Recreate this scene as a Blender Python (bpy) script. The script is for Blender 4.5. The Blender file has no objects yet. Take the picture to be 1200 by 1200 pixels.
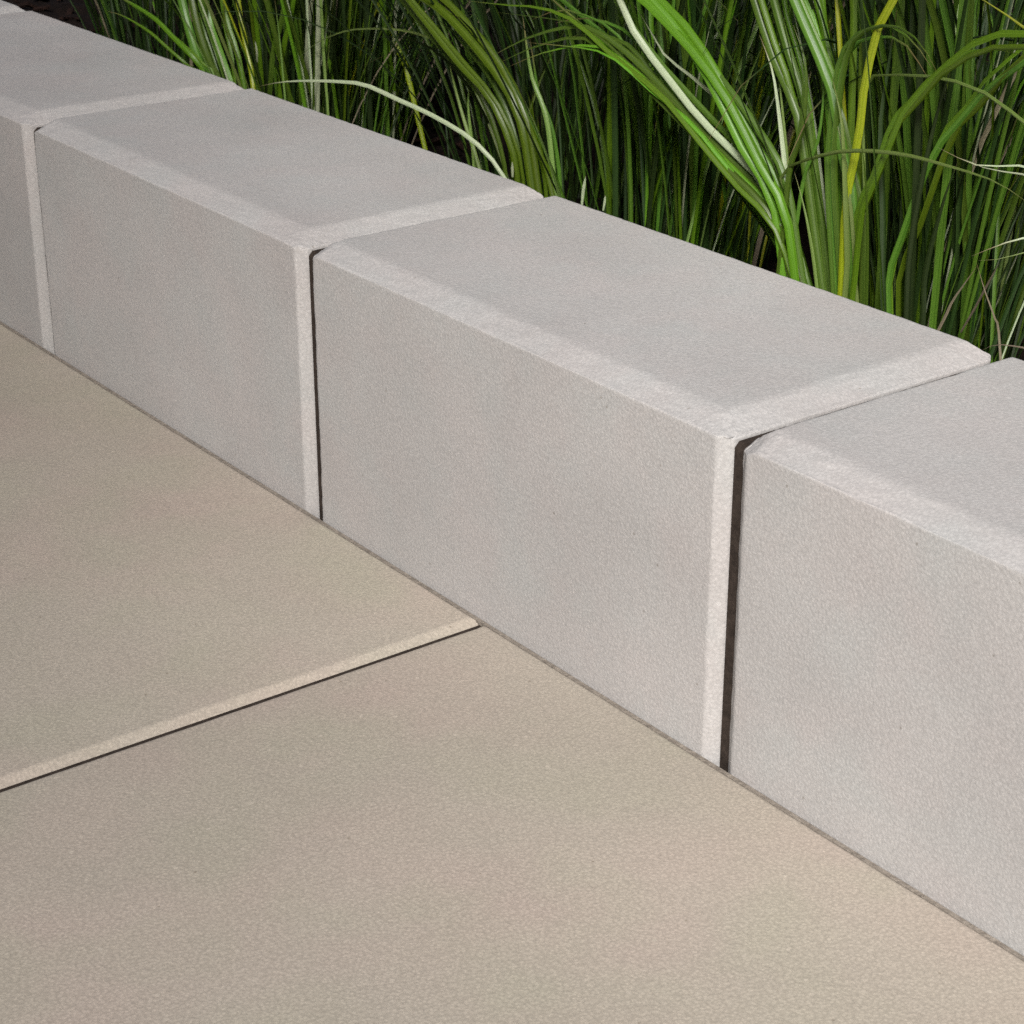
import bpy, bmesh, math, random
from mathutils import Vector, Matrix, noise
random.seed(7)
sc = bpy.context.scene
col = sc.collection

# ------------------------------------------------------------------ camera
cam_d = bpy.data.cameras.new('camera')
cam = bpy.data.objects.new('camera', cam_d)
col.objects.link(cam)
sc.camera = cam
cam.location = (0.51917, -0.49178, 0.42959)
cam.rotation_mode = 'XYZ'
cam.rotation_euler = (math.pi / 2 - 0.42372, 0.0, 0.92580)
cam_d.sensor_width = 36.0
cam_d.lens = 72.965
cam_d.clip_start = 0.02
cam_d.clip_end = 500.0
cam_d.dof.use_dof = True
cam_d.dof.focus_distance = 0.90
cam_d.dof.aperture_fstop = 60.0

# ------------------------------------------------------------------ light
WALL_X = 1.80         # where the unseen added block ends: its soft shade falls on the far end of the kerb
SUN_EL, SUN_AZ = 38.0, -46.0          # azimuth from +X towards +Y, degrees
w = bpy.data.worlds.new('World')
sc.world = w
w.use_nodes = True
wn = w.node_tree
bg = wn.nodes['Background']
sky = wn.nodes.new('ShaderNodeTexSky')
sky.sky_type = 'NISHITA'
sky.sun_disc = False
sky.sun_elevation = math.radians(SUN_EL)
sky.sun_rotation = math.radians(90 - SUN_AZ)
sky.air_density = 0.6
sky.dust_density = 6.0
sky.ozone_density = 0.5
wn.links.new(sky.outputs[0], bg.inputs[0])
bg.inputs[1].default_value = 0.055
sun_d = bpy.data.lights.new('sun', 'SUN')
sun = bpy.data.objects.new('sun', sun_d)
col.objects.link(sun)
sun_d.energy = 3.2
sun_d.angle = math.radians(16)
sun_d.color = (1.0, 0.985, 0.97)
ce, se = math.cos(math.radians(SUN_EL)), math.sin(math.radians(SUN_EL))
ldir = Vector((ce * math.cos(math.radians(SUN_AZ)), ce * math.sin(math.radians(SUN_AZ)), se))
sun.rotation_euler = ldir.to_track_quat('Z', 'Y').to_euler()
sun.location = ldir * 5
sc.view_settings.view_transform = 'Standard'
sc.view_settings.look = 'None'
sc.view_settings.gamma = 1.0
sc.view_settings.exposure = 0.70
sc.cycles.use_denoising = False      # keep the fine sandy grain of the stone
sc.cycles.max_bounces = 8
sc.cycles.transparent_max_bounces = 8

# ------------------------------------------------------------------ helpers
def link(name, me, parent=None, mat=None):
    o = bpy.data.objects.new(name, me)
    col.objects.link(o)
    if parent:
        o.parent = parent
    if mat and me is not None:
        me.materials.append(mat)
    return o

def empty(name, loc=(0, 0, 0)):
    o = bpy.data.objects.new(name, None)
    o.empty_display_size = 0.02
    col.objects.link(o)
    o.location = loc
    return o

def tag(o, label=None, cat=None, group=None, kind=None):
    for k, v in (('label', label), ('category', cat), ('group', group), ('kind', kind)):
        if v:
            o[k] = v
    return o

def new_mat(name):
    m = bpy.data.materials.new(name)
    m.use_nodes = True
    nt = m.node_tree
    return m, nt, nt.nodes['Principled BSDF']

def N(nt, t, **kw):
    n = nt.nodes.new(t)
    for k, v in kw.items():
        if k.startswith('i_'):
            n.inputs[k[2:].replace('_', ' ')].default_value = v
        else:
            setattr(n, k, v)
    return n

def noise_node(nt, vec, scale, detail=3, rough=.55):
    n = N(nt, 'ShaderNodeTexNoise')
    n.inputs['Scale'].default_value = scale
    n.inputs['Detail'].default_value = detail
    n.inputs['Roughness'].default_value = rough
    nt.links.new(vec, n.inputs['Vector'])
    return n.outputs['Fac']

def ramp(nt, fac, stops):
    r = N(nt, 'ShaderNodeValToRGB')
    els = r.color_ramp.elements
    while len(els) < len(stops):
        els.new(.5)
    for e, (p, c) in zip(els, stops):
        e.position = p
        e.color = (c[0], c[1], c[2], 1) if len(c) == 3 else c
    nt.links.new(fac, r.inputs[0])
    return r.outputs[0]

def mix(nt, a, b, fac, mode='MIX'):
    m = N(nt, 'ShaderNodeMix', data_type='RGBA', blend_type=mode)
    for s, v in ((m.inputs[6], a), (m.inputs[7], b), (m.inputs[0], fac)):
        if isinstance(v, (int, float)):
            s.default_value = v
        elif isinstance(v, tuple):
            s.default_value = (*v, 1)
        else:
            nt.links.new(v, s)
    return m.outputs[2]

def mul_add(nt, x, a, b=0.0):
    m = N(nt, 'ShaderNodeMath', operation='MULTIPLY_ADD')
    nt.links.new(x, m.inputs[0])
    m.inputs[1].default_value = a
    if isinstance(b, (int, float)):
        m.inputs[2].default_value = b
    else:
        nt.links.new(b, m.inputs[2])
    return m.outputs[0]

# ------------------------------------------------------------------ materials
def stone_material(name, base, warm, cool, grain, blotch, relief, strength, grain_amt):
    """Fine cast concrete: mottled base, sandy grain, small pits."""
    m, nt, b = new_mat(name)
    tc = N(nt, 'ShaderNodeTexCoord')
    geo = N(nt, 'ShaderNodeObjectInfo')
    off = N(nt, 'ShaderNodeVectorMath', operation='ADD')
    sc_ = N(nt, 'ShaderNodeVectorMath', operation='SCALE')
    comb = N(nt, 'ShaderNodeCombineXYZ')
    for i in range(3):
        nt.links.new(geo.outputs['Random'], comb.inputs[i])
    nt.links.new(comb.outputs[0], sc_.inputs[0])
    sc_.inputs['Scale'].default_value = 7.0
    nt.links.new(tc.outputs['Object'], off.inputs[0])
    nt.links.new(sc_.outputs[0], off.inputs[1])
    v = off.outputs[0]
    c = mix(nt, base, warm, ramp(nt, noise_node(nt, v, blotch, 3), [(.42, (0, 0, 0)), (.68, (1, 1, 1))]))
    off2 = N(nt, 'ShaderNodeVectorMath', operation='ADD')
    off2.inputs[1].default_value = (3.1, 8.7, 1.3)
    nt.links.new(v, off2.inputs[0])
    c = mix(nt, c, cool, ramp(nt, noise_node(nt, off2.outputs[0], blotch * 1.3, 3), [(.45, (0, 0, 0)), (.7, (1, 1, 1))]))
    # cloudy tone
    cl = noise_node(nt, v, blotch * .45, 4)
    c = mix(nt, c, ramp(nt, cl, [(.3, (.9, .9, .9)), (.7, (1.06, 1.06, 1.06))]), 1.0, 'MULTIPLY')
    # every piece its own tone
    tone = N(nt, 'ShaderNodeCombineXYZ')
    for i in range(3):
        nt.links.new(mul_add(nt, geo.outputs['Random'], .05, .975), tone.inputs[i])
    c = mix(nt, c, tone.outputs[0], 1.0, 'MULTIPLY')
    # sandy grain, two sizes
    g1 = noise_node(nt, v, grain, 2, .7)
    sand = N(nt, 'ShaderNodeTexVoronoi')
    sand.inputs['Scale'].default_value = grain * .75
    nt.links.new(v, sand.inputs['Vector'])
    g2 = mul_add(nt, sand.outputs['Distance'], -1.0, 1.0)
    lo, hi = 1 - grain_amt, 1 + grain_amt
    c = mix(nt, c, ramp(nt, g1, [(.3, (lo, lo, lo)), (.7, (hi, hi, hi))]), 1.0, 'MULTIPLY')
    c = mix(nt, c, ramp(nt, g2, [(.35, (lo, lo, lo)), (.8, (hi, hi, hi))]), .9, 'MULTIPLY')
    # sparse dark pits and pale sand grains
    vo = N(nt, 'ShaderNodeTexVoronoi')
    vo.inputs['Scale'].default_value = grain * .30
    nt.links.new(v, vo.inputs['Vector'])
    rnd = N(nt, 'ShaderNodeSeparateColor')
    nt.links.new(vo.outputs['Color'], rnd.inputs[0])
    def spots(chan, thr, size):
        a = N(nt, 'ShaderNodeMath', operation='GREATER_THAN'); a.inputs[1].default_value = thr
        nt.links.new(rnd.outputs[chan], a.inputs[0])
        d = N(nt, 'ShaderNodeMath', operation='LESS_THAN'); d.inputs[1].default_value = size
        nt.links.new(vo.outputs['Distance'], d.inputs[0])
        p = N(nt, 'ShaderNodeMath', operation='MULTIPLY')
        nt.links.new(a.outputs[0], p.inputs[0]); nt.links.new(d.outputs[0], p.inputs[1])
        return p.outputs[0]
    pit = spots(0, .990, .17)
    pale = spots(1, .95, .24)
    c = mix(nt, c, (base[0] * .55, base[1] * .52, base[2] * .48), mul_add(nt, pit, .7))
    c = mix(nt, c, tuple(min(.8, x * 1.25) for x in base), mul_add(nt, pale, .5))
    nt.links.new(c, b.inputs['Base Color'])
    b.inputs['Roughness'].default_value = .9
    b.inputs['Specular IOR Level'].default_value = .2
    h = mul_add(nt, g1, .9, mul_add(nt, g2, .6, mul_add(nt, pit, -.8)))
    h = mul_add(nt, noise_node(nt, v, grain * .12, 3), .5, h)
    bp = N(nt, 'ShaderNodeBump')
    bp.inputs['Strength'].default_value = strength
    bp.inputs['Distance'].default_value = relief
    nt.links.new(h, bp.inputs['Height'])
    nt.links.new(bp.outputs[0], b.inputs['Normal'])
    return m

M_KERB = stone_material('pale_grey_concrete', (.404, .392, .382), (.412, .391, .380), (.397, .395, .386), 900, 18, .0006, .24, .075)
M_SLAB = stone_material('beige_concrete', (.372, .334, .28), (.390, .332, .284), (.362, .335, .270), 900, 9, .0005, .24, .10)

def plain_material(name, c1, c2, scale, rough=.95, relief=.004):
    m, nt, b = new_mat(name)
    tc = N(nt, 'ShaderNodeTexCoord')
    v = tc.outputs['Object']
    f = noise_node(nt, v, scale, 6, .65)
    nt.links.new(ramp(nt, f, [(.3, c1), (.7, c2)]), b.inputs['Base Color'])
    b.inputs['Roughness'].default_value = rough
    b.inputs['Specular IOR Level'].default_value = .1
    bp = N(nt, 'ShaderNodeBump')
    bp.inputs['Distance'].default_value = relief
    nt.links.new(f, bp.inputs['Height'])
    nt.links.new(bp.outputs[0], b.inputs['Normal'])
    return m

M_SOIL = plain_material('dark_bark_soil', (.004, .003, .0025), (.016, .010, .008), 70)
M_SAND = plain_material('bedding_sand', (.02, .016, .012), (.05, .04, .03), 200)
M_RENDER = plain_material('grey_render', (.16, .15, .14), (.22, .21, .20), 60)
M_COPING = plain_material('coping_concrete', (.28, .27, .26), (.36, .35, .34), 40)
M_JOINT = plain_material('joint_compound', (.022, .017, .014), (.052, .040, .033), 300, relief=.0005)  # dark colour stands in for the shade of the open kerb joints
M_SANDJOINT = plain_material('sand_joint', (.15, .13, .11), (.30, .265, .225), 400, relief=.0008)  # tone stands in for the contact shade at the kerb's foot
M_TURF = plain_material('turf', (.02, .035, .012), (.05, .08, .03), 8)

def leaf_material(name, dark, light, trans, rough=.36, spec=.5, mul=1.0):
    """Strap leaf: fine lengthwise veins (UV.x runs across the leaf), sheen, light passing through."""
    m, nt, b = new_mat(name)
    uv = N(nt, 'ShaderNodeUVMap')
    mp = N(nt, 'ShaderNodeMapping')
    mp.inputs['Scale'].default_value = (9, .7, 1)
    nt.links.new(uv.outputs[0], mp.inputs[0])
    oi = N(nt, 'ShaderNodeObjectInfo')
    off = N(nt, 'ShaderNodeVectorMath', operation='ADD')
    comb = N(nt, 'ShaderNodeCombineXYZ')
    for i in range(2):
        nt.links.new(mul_add(nt, oi.outputs['Random'], 37.0), comb.inputs[i])
    nt.links.new(mp.outputs[0], off.inputs[0]); nt.links.new(comb.outputs[0], off.inputs[1])
    v = off.outputs[0]
    veins = noise_node(nt, v, 1.0, 2)
    c = ramp(nt, veins, [(.28, dark), (.72, light)])
    hsv = N(nt, 'ShaderNodeHueSaturation')
    nt.links.new(mul_add(nt, oi.outputs['Random'], .035, .484), hsv.inputs['Hue'])
    nt.links.new(mul_add(nt, oi.outputs['Random'], .7 * mul, .68 * mul), hsv.inputs['Value'])
    hsv.inputs['Saturation'].default_value = 1.12
    nt.links.new(c, hsv.inputs['Color'])
    c = hsv.outputs[0]
    sp = N(nt, 'ShaderNodeSeparateXYZ')
    nt.links.new(uv.outputs[0], sp.inputs[0])
    tip = N(nt, 'ShaderNodeMath', operation='ADD')
    nt.links.new(sp.outputs[1], tip.inputs[0])
    nt.links.new(mul_add(nt, oi.outputs['Random'], .12, -.06), tip.inputs[1])
    c = mix(nt, c, (.17, .12, .055), ramp(nt, tip.outputs[0], [(.90, (0, 0, 0)), (1.0, (.9, .9, .9))]))
    nt.links.new(c, b.inputs['Base Color'])
    b.inputs['Roughness'].default_value = rough
    b.inputs['Specular IOR Level'].default_value = spec
    bp = N(nt, 'ShaderNodeBump')
    bp.inputs['Strength'].default_value = .5
    bp.inputs['Distance'].default_value = .0004
    nt.links.new(veins, bp.inputs['Height'])
    nt.links.new(bp.outputs[0], b.inputs['Normal'])
    tr = N(nt, 'ShaderNodeBsdfTranslucent')
    nt.links.new(mix(nt, c, (1.2, 1.25, .5), 1.0, 'MULTIPLY'), tr.inputs[0])
    ms = N(nt, 'ShaderNodeMixShader')
    ms.inputs[0].default_value = trans
    nt.links.new(b.outputs[0], ms.inputs[1]); nt.links.new(tr.outputs[0], ms.inputs[2])
    nt.links.new(ms.outputs[0], nt.nodes['Material Output'].inputs['Surface'])
    return m

LM = {
    'G': leaf_material('leaf_green', (.045, .095, .015), (.115, .185, .042), .28),
    'B': leaf_material('leaf_bright_green', (.08, .16, .018), (.14, .25, .045), .3),
    'P': leaf_material('leaf_pale_underside', (.27, .33, .20), (.48, .52, .38), .2, .4, .5),  # whitish green over the whole blade
    'Y': leaf_material('leaf_yellow_green', (.20, .25, .025), (.33, .36, .06), .3),
    'L': leaf_material('leaf_light_green', (.12, .18, .05), (.21, .28, .10), .25),
    'O': leaf_material('leaf_fresh_green', (.055, .105, .012), (.115, .18, .03), .25),
    'D': leaf_material('leaf_dark_green', (.010, .022, .006), (.030, .052, .014), .2, .5, .35),  # green darkened to carry the shade inside the clumps
    'S': leaf_material('leaf_dry', (.12, .10, .07), (.22, .19, .14), .1, .7, .2),
}

# ------------------------------------------------------------------ ground, paving bed, soil
def grid_mesh(name, x0, x1, y0, y1, nx, ny, zf):
    vs = [(x0 + (x1 - x0) * i / nx, y0 + (y1 - y0) * j / ny) for j in range(ny + 1) for i in range(nx + 1)]
    fs = [(j * (nx + 1) + i, j * (nx + 1) + i + 1, (j + 1) * (nx + 1) + i + 1, (j + 1) * (nx + 1) + i)
          for j in range(ny) for i in range(nx)]
    me = bpy.data.meshes.new(name)
    me.from_pydata([(x, y, zf(x, y)) for x, y in vs], [], fs)
    for p in me.polygons:
        p.use_smooth = True
    return me

ground = link('ground', grid_mesh('ground', -200, 200, -200, 200, 8, 8, lambda x, y: -.07), None, M_TURF)
tag(ground, kind='structure')

KW = .1512      # depth of the kerb
KH = .1416      # height above the paving
def soil_z(x, y):
    n = noise.noise(Vector((x * 9, y * 9, 1.3))) * .010 + noise.noise(Vector((x * 40, y * 40, 4))) * .006 \
        + abs(noise.noise(Vector((x * 95, y * 95, 9)))) * .006
    return .058 + n
soil = link('soil', grid_mesh('soil', -2.6, 1.6, KW + .002, 2.2, 420, 204, soil_z), None, M_SOIL)
tag(soil, kind='structure')

# bark chips lying on the soil, uncountable: one mass
bm = bmesh.new()
rc = random.Random(3)
for _ in range(2600):
    x, y = rc.uniform(-1.5, .35), KW + .012 + rc.random() ** 1.4 * 1.1
    l, wd, th = rc.uniform(.006, .022), rc.uniform(.003, .008), rc.uniform(.001, .003)
    M = Matrix.Translation((x, y, soil_z(x, y) + .003)) @ Matrix.Rotation(rc.uniform(0, 6.28), 4, 'Z') \
        @ Matrix.Rotation(rc.uniform(-.6, .6), 4, 'X') @ Matrix.Rotation(rc.uniform(-.5, .5), 4, 'Y')
    vs = [bm.verts.new(M @ Vector((sx * l / 2 * rc.uniform(.6, 1), sy * wd / 2 * rc.uniform(.6, 1), sz * th / 2)))
          for sz in (-1, 1) for sx, sy in ((-1, -1), (1, -1), (1, 1), (-1, 1))]
    for f in ((3, 2, 1, 0), (4, 5, 6, 7), (0, 1, 5, 4), (1, 2, 6, 5), (2, 3, 7, 6), (3, 0, 4, 7)):
        bm.faces.new([vs[i] for i in f])
me = bpy.data.meshes.new('bark_mulch'); bm.to_mesh(me); bm.free()
M_BARK = plain_material('bark', (.007, .0045, .004), (.030, .016, .012), 120)
tag(link('bark_mulch', me, None, M_BARK), kind='stuff', label='dark brown bark mulch on the soil between the grasses', cat='mulch')

# ------------------------------------------------------------------ unseen block added to shade the kerb's far end
def box_mesh(name, lo, hi, bev=0.0):
    bm = bmesh.new()
    bmesh.ops.create_cube(bm, size=1)
    for v in bm.verts:
        v.co = Vector([lo[i] + (v.co[i] + .5) * (hi[i] - lo[i]) for i in range(3)])
    if bev:
        bmesh.ops.bevel(bm, geom=bm.edges[:], offset=bev, segments=2, affect='EDGES')
    me = bpy.data.meshes.new(name)
    bm.to_mesh(me); bm.free()
    return me
house = empty('garden_house', (-1.4, -3.0, -.05))
tag(house, 'grey rendered garden house standing across the paving from the kerb', 'garden house')
HX, HY = WALL_X, -2.45
for nm, lo, hi, bev, mt in (('wall', (-4.2, HY - 2.2, -.05), (HX, HY, 3.0), .004, 'M_RENDER'),
                            ('plinth', (-4.23, HY - 2.23, -.05), (HX + .02, HY + .02, .30), .006, 'M_COPING'),
                            ('roof', (-4.35, HY - 2.35, 3.0), (HX + .10, HY + .10, 3.12), .01, 'M_COPING')):
    o = link(nm, box_mesh(nm, lo, hi, bev), house, globals()[mt])
    o.location = -house.location

# ------------------------------------------------------------------ chamfered cast pieces
def axis(n_mid, length, fine, step):
    """Coordinates along one edge: close together within `fine` of both ends."""
    a = [0.0]
    while a[-1] < fine - 1e-6:
        a.append(a[-1] + step)
    lo, hi = a[-1], length - a[-1]
    mid = [lo + (hi - lo) * i / n_mid for i in range(1, n_mid)]
    return a + mid + [length - t for t in reversed(a)]

def cast_block(name, lx, ly, z0, z1, planes, axs, face_amp, cut_amp, seed, soft=.0006):
    """Box from (0,0,z0) to (lx,ly,z1), surfaces gridded, corners cut by planes (n, d) with a slightly ragged cut."""
    X, Y, Z = axs
    Z = [z0 + t for t in Z]
    bm = bmesh.new()
    cache = {}
    def V(i, j, k):
        if (i, j, k) not in cache:
            p = Vector((X[i], Y[j], Z[k]))
            q = p * 55 + Vector((seed * 13.7, seed * 3.1, seed))
            cut = noise.noise(q * 2.2) * .6 + noise.noise(q * 7) * .6 + noise.noise(q * 17) * .35
            for _ in range(1):
                for n, d in planes:
                    e = n.dot(p) - d - cut * cut_amp
                    if e > soft:
                        p = p - n * e
                    elif e > -soft:
                        p = p - n * ((e + soft) ** 2 / (4 * soft))
            r = noise.noise_vector(q * 3.0) * .5 + noise.noise_vector(q * 9) * .5
            p = p + r * face_amp
            cache[(i, j, k)] = bm.verts.new(p)
        return cache[(i, j, k)]
    nx, ny, nz = len(X) - 1, len(Y) - 1, len(Z) - 1
    for i in range(nx):
        for j in range(ny):
            bm.faces.new((V(i, j, nz), V(i + 1, j, nz), V(i + 1, j + 1, nz), V(i, j + 1, nz)))
            bm.faces.new((V(i, j, 0), V(i, j + 1, 0), V(i + 1, j + 1, 0), V(i + 1, j, 0)))
    for i in range(nx):
        for k in range(nz):
            bm.faces.new((V(i, 0, k), V(i + 1, 0, k), V(i + 1, 0, k + 1), V(i, 0, k + 1)))
            bm.faces.new((V(i, ny, k), V(i, ny, k + 1), V(i + 1, ny, k + 1), V(i + 1, ny, k)))
    for j in range(ny):
        for k in range(nz):
            bm.faces.new((V(0, j, k), V(0, j, k + 1), V(0, j + 1, k + 1), V(0, j + 1, k)))
            bm.faces.new((V(nx, j, k), V(nx, j + 1, k), V(nx, j + 1, k + 1), V(nx, j, k + 1)))
    bm.normal_update()
    me = bpy.data.meshes.new(name)
    bm.to_mesh(me); bm.free()
    for p in me.polygons:
        p.use_smooth = True
    return me

def cut_plane(n, pt):
    n = Vector(n).normalized()
    return (n, n.dot(Vector(pt)))

# the kerb: a row of blocks, joints 6 mm wide, a dark strip set in each
CW, CZ, CV = .0140, .0050, .0046      # top arris: wide and shallow; upright arris: small
kerb = empty('kerb', (-.3, .08, 0))
tag(kerb, 'low kerb of pale grey concrete blocks with bevelled edges between beige paving and grasses', 'kerb')
def kerb_stone(x0, x1, seed, dy=0.0, dz=0.0, rot=0.0):
    lx = x1 - x0
    z0 = -.04
    pl = [cut_plane((0, -.0042, CW), (0, 0, KH - .0042)), cut_plane((0, .0058, .0052), (0, KW, KH - .0058)),
          cut_plane((-.0042, 0, .0052), (0, 0, KH - .0042)), cut_plane((CZ, 0, CW), (lx, 0, KH - CZ))]
    pl.append(cut_plane((-5, -5, 11), (.0052, .0050, KH - .0042)))      # clipped corner at the joint
    for sy, y in ((-1, 0.0), (1, KW)):
        pl.append(cut_plane((1, sy, 0), (lx - CV, y, 0)))
        pl.append(cut_plane((-.0040, sy * .0054, 0), (.0054, y, 0)))
    me = cast_block('kerb_stone', lx, KW, z0, KH, pl,
                    (axis(66, lx, .018, .0009), axis(32, KW, .018, .0009), axis(40, KH - z0, .0075, .0009)),
                    .00010, .00045, seed, .0007)
    o = link('kerb_stone', me, kerb, M_KERB)
    o.location = Vector((x0, dy, dz)) - kerb.location
    o.rotation_euler.z = rot
    return o
G = .0031
edges = [-1.520, -1.220, -.918, -.604, -.300, 0.0, .300, .600]
for i in range(len(edges) - 1):
    kerb_stone(edges[i] + G, edges[i + 1] - G, i + 1)

# dark strip painted as the open gap's shade, set back to the foot of the bevels
def joint_strip(x):
    a, zt = CV + .0005, KH - CZ - .0014
    prof = [(a, -.035), (a, zt - .0022), (a + .0022, zt), (KW - .010, zt), (KW - a, zt - .006), (KW - a, -.035)]
    bm = bmesh.new()
    l = [bm.verts.new((-G + .0001, y, z)) for y, z in prof]
    r = [bm.verts.new((G - .0001, y, z)) for y, z in prof]
    bm.faces.new(l); bm.faces.new(r[::-1])
    for i in range(len(prof)):
        j = (i + 1) % len(prof)
        bm.faces.new((l[j], l[i], r[i], r[j]))
    me = bpy.data.meshes.new('joint_strip')
    bm.to_mesh(me); bm.free()
    o = link('joint_strip', me, kerb, M_JOINT)
    o.location = Vector((x, 0, 0)) - kerb.location
for x in edges[1:-1]:
    joint_strip(x)

# ------------------------------------------------------------------ paving
pav = link('pavement', grid_mesh('pavement', -2.4, 1.5, -2.4, -.0005, 4, 4, lambda x, y: -.048), None, M_SAND)
tag(pav, kind='structure')
SL, SG = .5950, .0050
slab_cache = {}
def slab(x0, y1, seed):
    """600 mm slab whose far edge is at y1."""
    var = seed % 3
    if var not in slab_cache:
        cz, cw = .0029, .0046
        th = .040
        pl = [cut_plane((-.0005, 0, .0008), (0, 0, -.0005)), cut_plane((cz, 0, cw), (SL, 0, -cz))] + \
             [cut_plane((0, sy * cz, cw), (0, y, -cz)) for sy, y in ((-1, 0.0), (1, SL))]
        pl[3] = cut_plane((0, .0010, .0012), (0, SL, -.0010))
        slab_cache[var] = cast_block('paving_slab', SL, SL, -th, 0, pl,
                                     (axis(60, SL, .0065, .0008), axis(60, SL, .0065, .0008), axis(6, th, .0045, .0009)),
                                     .00008, .00026, 20 + var, .0006)
        slab_cache[var].materials.append(M_SLAB)
    o = link('paving_slab', slab_cache[var], pav)
    o.location = (x0, y1 - SL, 0)
    return o
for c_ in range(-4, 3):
    # strip coloured as contact shade between the first row of slabs and the kerb
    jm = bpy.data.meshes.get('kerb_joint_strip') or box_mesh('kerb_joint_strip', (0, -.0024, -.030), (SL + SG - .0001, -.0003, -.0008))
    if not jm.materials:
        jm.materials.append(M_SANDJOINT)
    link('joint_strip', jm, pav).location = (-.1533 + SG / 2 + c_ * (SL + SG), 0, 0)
k = 0
for row in range(4):
    for c_ in range(-4, 3):
        # dark strip put in to darken the gap along the near side of each slab, 1.6 mm below the surface
        jx = -.1533 + c_ * (SL + SG) - (.3 if row % 2 else 0)
        if row < 2:
            jm = bpy.data.meshes.get('joint_strip_slab')
            if not jm:
                jm = box_mesh('joint_strip_slab', (-SG / 2 + .00005, 0, -.030), (SG / 2 - .00005, SL, -.0024))
                jm.materials.append(M_JOINT)
            j = link('joint_strip', jm, pav)
            j.location = (jx, -.0025 - row * (SL + SG) - SL, 0)
        x0 = -.1533 + SG / 2 + c_ * (SL + SG) - (.3 if row % 2 else 0)
        slab(x0, -.0025 - row * (SL + SG), k)
        k += 1

# ------------------------------------------------------------------ grasses
def strip(bm, uvl, pts, width, face, fold=.22, taper=.38, twist=0.0, base_w=.75, n=16):
    """A strap leaf along pts: two quads across, folded along the midrib, pointed tip."""
    # Catmull-Rom resample
    P = [Vector(p) for p in pts]
    Q = [P[0] * 2 - P[1]] + P + [P[-1] * 2 - P[-2]]
    seg = [(P[i + 1] - P[i]).length for i in range(len(P) - 1)]
    tot = sum(seg)
    out = []
    for s in range(n + 1):
        t = tot * s / n
        i = 0
        while i < len(seg) - 1 and t > seg[i]:
            t -= seg[i]; i += 1
        u = min(1.0, t / seg[i])
        a, b, c, d = Q[i], Q[i + 1], Q[i + 2], Q[i + 3]
        out.append(.5 * ((2 * b) + (c - a) * u + (2 * a - 5 * b + 4 * c - d) * u * u + (3 * b - a - 3 * c + d) * u ** 3))
    rows = []
    face = Vector(face)
    prev = None
    for s, p in enumerate(out):
        t = (out[min(s + 1, n)] - out[max(s - 1, 0)]).normalized()
        u = s / n
        side = t.cross(face)
        if prev is not None:
            side = side * .35 + prev * .65
            side -= t * side.dot(t)
        if side.length < 1e-5:
            side = prev or t.orthogonal()
        side.normalize()
        prev = side
        sd = Matrix.Rotation(twist * u, 3, t) @ side
        nor = sd.cross(t).normalized()
        wv = width * (base_w + (1 - base_w) * min(1, u * 3))
        if u > 1 - taper:
            wv *= max(.03, (1 - ((u - 1 + taper) / taper) ** 1.7))
        h = wv / 2
        rows.append((bm.verts.new(p - sd * h - nor * h * fold), bm.verts.new(p + nor * h * fold), bm.verts.new(p + sd * h - nor * h * fold), u))
    for a, b in zip(rows, rows[1:]):
        for k in (0, 1):
            f = bm.faces.new((a[k], a[k + 1], b[k + 1], b[k]))
            f.smooth = True
            for lp, (x, y) in zip(f.loops, ((k, a[3]), (k + 1, a[3]), (k + 1, b[3]), (k, b[3]))):
                lp[uvl].uv = (x / 2, y)

def leaf_mesh(name, pts, width, mat, **kw):
    bm = bmesh.new()
    uvl = bm.loops.layers.uv.new('UVMap')
    strip(bm, uvl, pts, width, **kw)
    me = bpy.data.meshes.new(name)
    bm.to_mesh(me); bm.free()
    me.materials.append(mat)
    return me

rg = random.Random(11)
def arc_points(length, th0, bend, power, sway, n=12):
    """A leaf rising from the origin and arching towards +X."""
    p = Vector((0, 0, 0)); out = [p.copy()]
    for i in range(n):
        u = (i + .5) / n
        th = th0 + bend * u ** power
        p = p + Vector((math.sin(th), sway * math.sin(u * 3), math.cos(th))) * (length / n)
        out.append(p.copy())
    return out

VAR = []           # leaf shapes shared by every clump: (mesh, points)
for i in range(180):
    r = rg.random()
    L = rg.uniform(.17, .40)
    if r < .36:      # upright
        bend, power = rg.uniform(.05, .55), 1.4
    elif r < .82:    # arching
        bend, power = rg.uniform(.6, 1.6), 1.8
    else:            # drooping
        bend, power = rg.uniform(1.7, 2.6), 2.0
    th0 = rg.uniform(.0, .16)
    pts = arc_points(L, th0, bend, power, rg.uniform(-.12, .12))
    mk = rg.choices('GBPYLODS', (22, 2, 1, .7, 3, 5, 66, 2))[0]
    wd = rg.uniform(.0014, .0030) if mk != 'S' else rg.uniform(.0015, .003)
    # leaf faces up and outwards along its arch
    VAR.append((leaf_mesh('leaf_blade', pts, wd, LM[mk], face=(-.75, rg.uniform(-.5, .5), .6), twist=rg.uniform(-.9, .9), fold=rg.uniform(.2, .5), n=10, taper=.5),
                pts, mk, bend))

LONG = []           # long leaves added to shade the clumps from above, mostly out of view
for i in range(40):
    pts = arc_points(rg.uniform(.42, .60), rg.uniform(.0, .12), rg.uniform(1.1, 2.0), 1.9, rg.uniform(-.08, .08))
    mk = rg.choices('GDOB', (40, 40, 15, 5))[0]
    LONG.append((leaf_mesh('leaf_blade', pts, rg.uniform(.0030, .0048), LM[mk], face=(-.75, rg.uniform(-.4, .4), .6), twist=rg.uniform(-.7, .7), fold=.25, n=14, taper=.5), pts))

def over_kerb(p):
    """True where a leaf would hang down over the kerb."""
    return p.y + max(0.0, p.z - KH) * 1.45 < KW + .004

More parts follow.
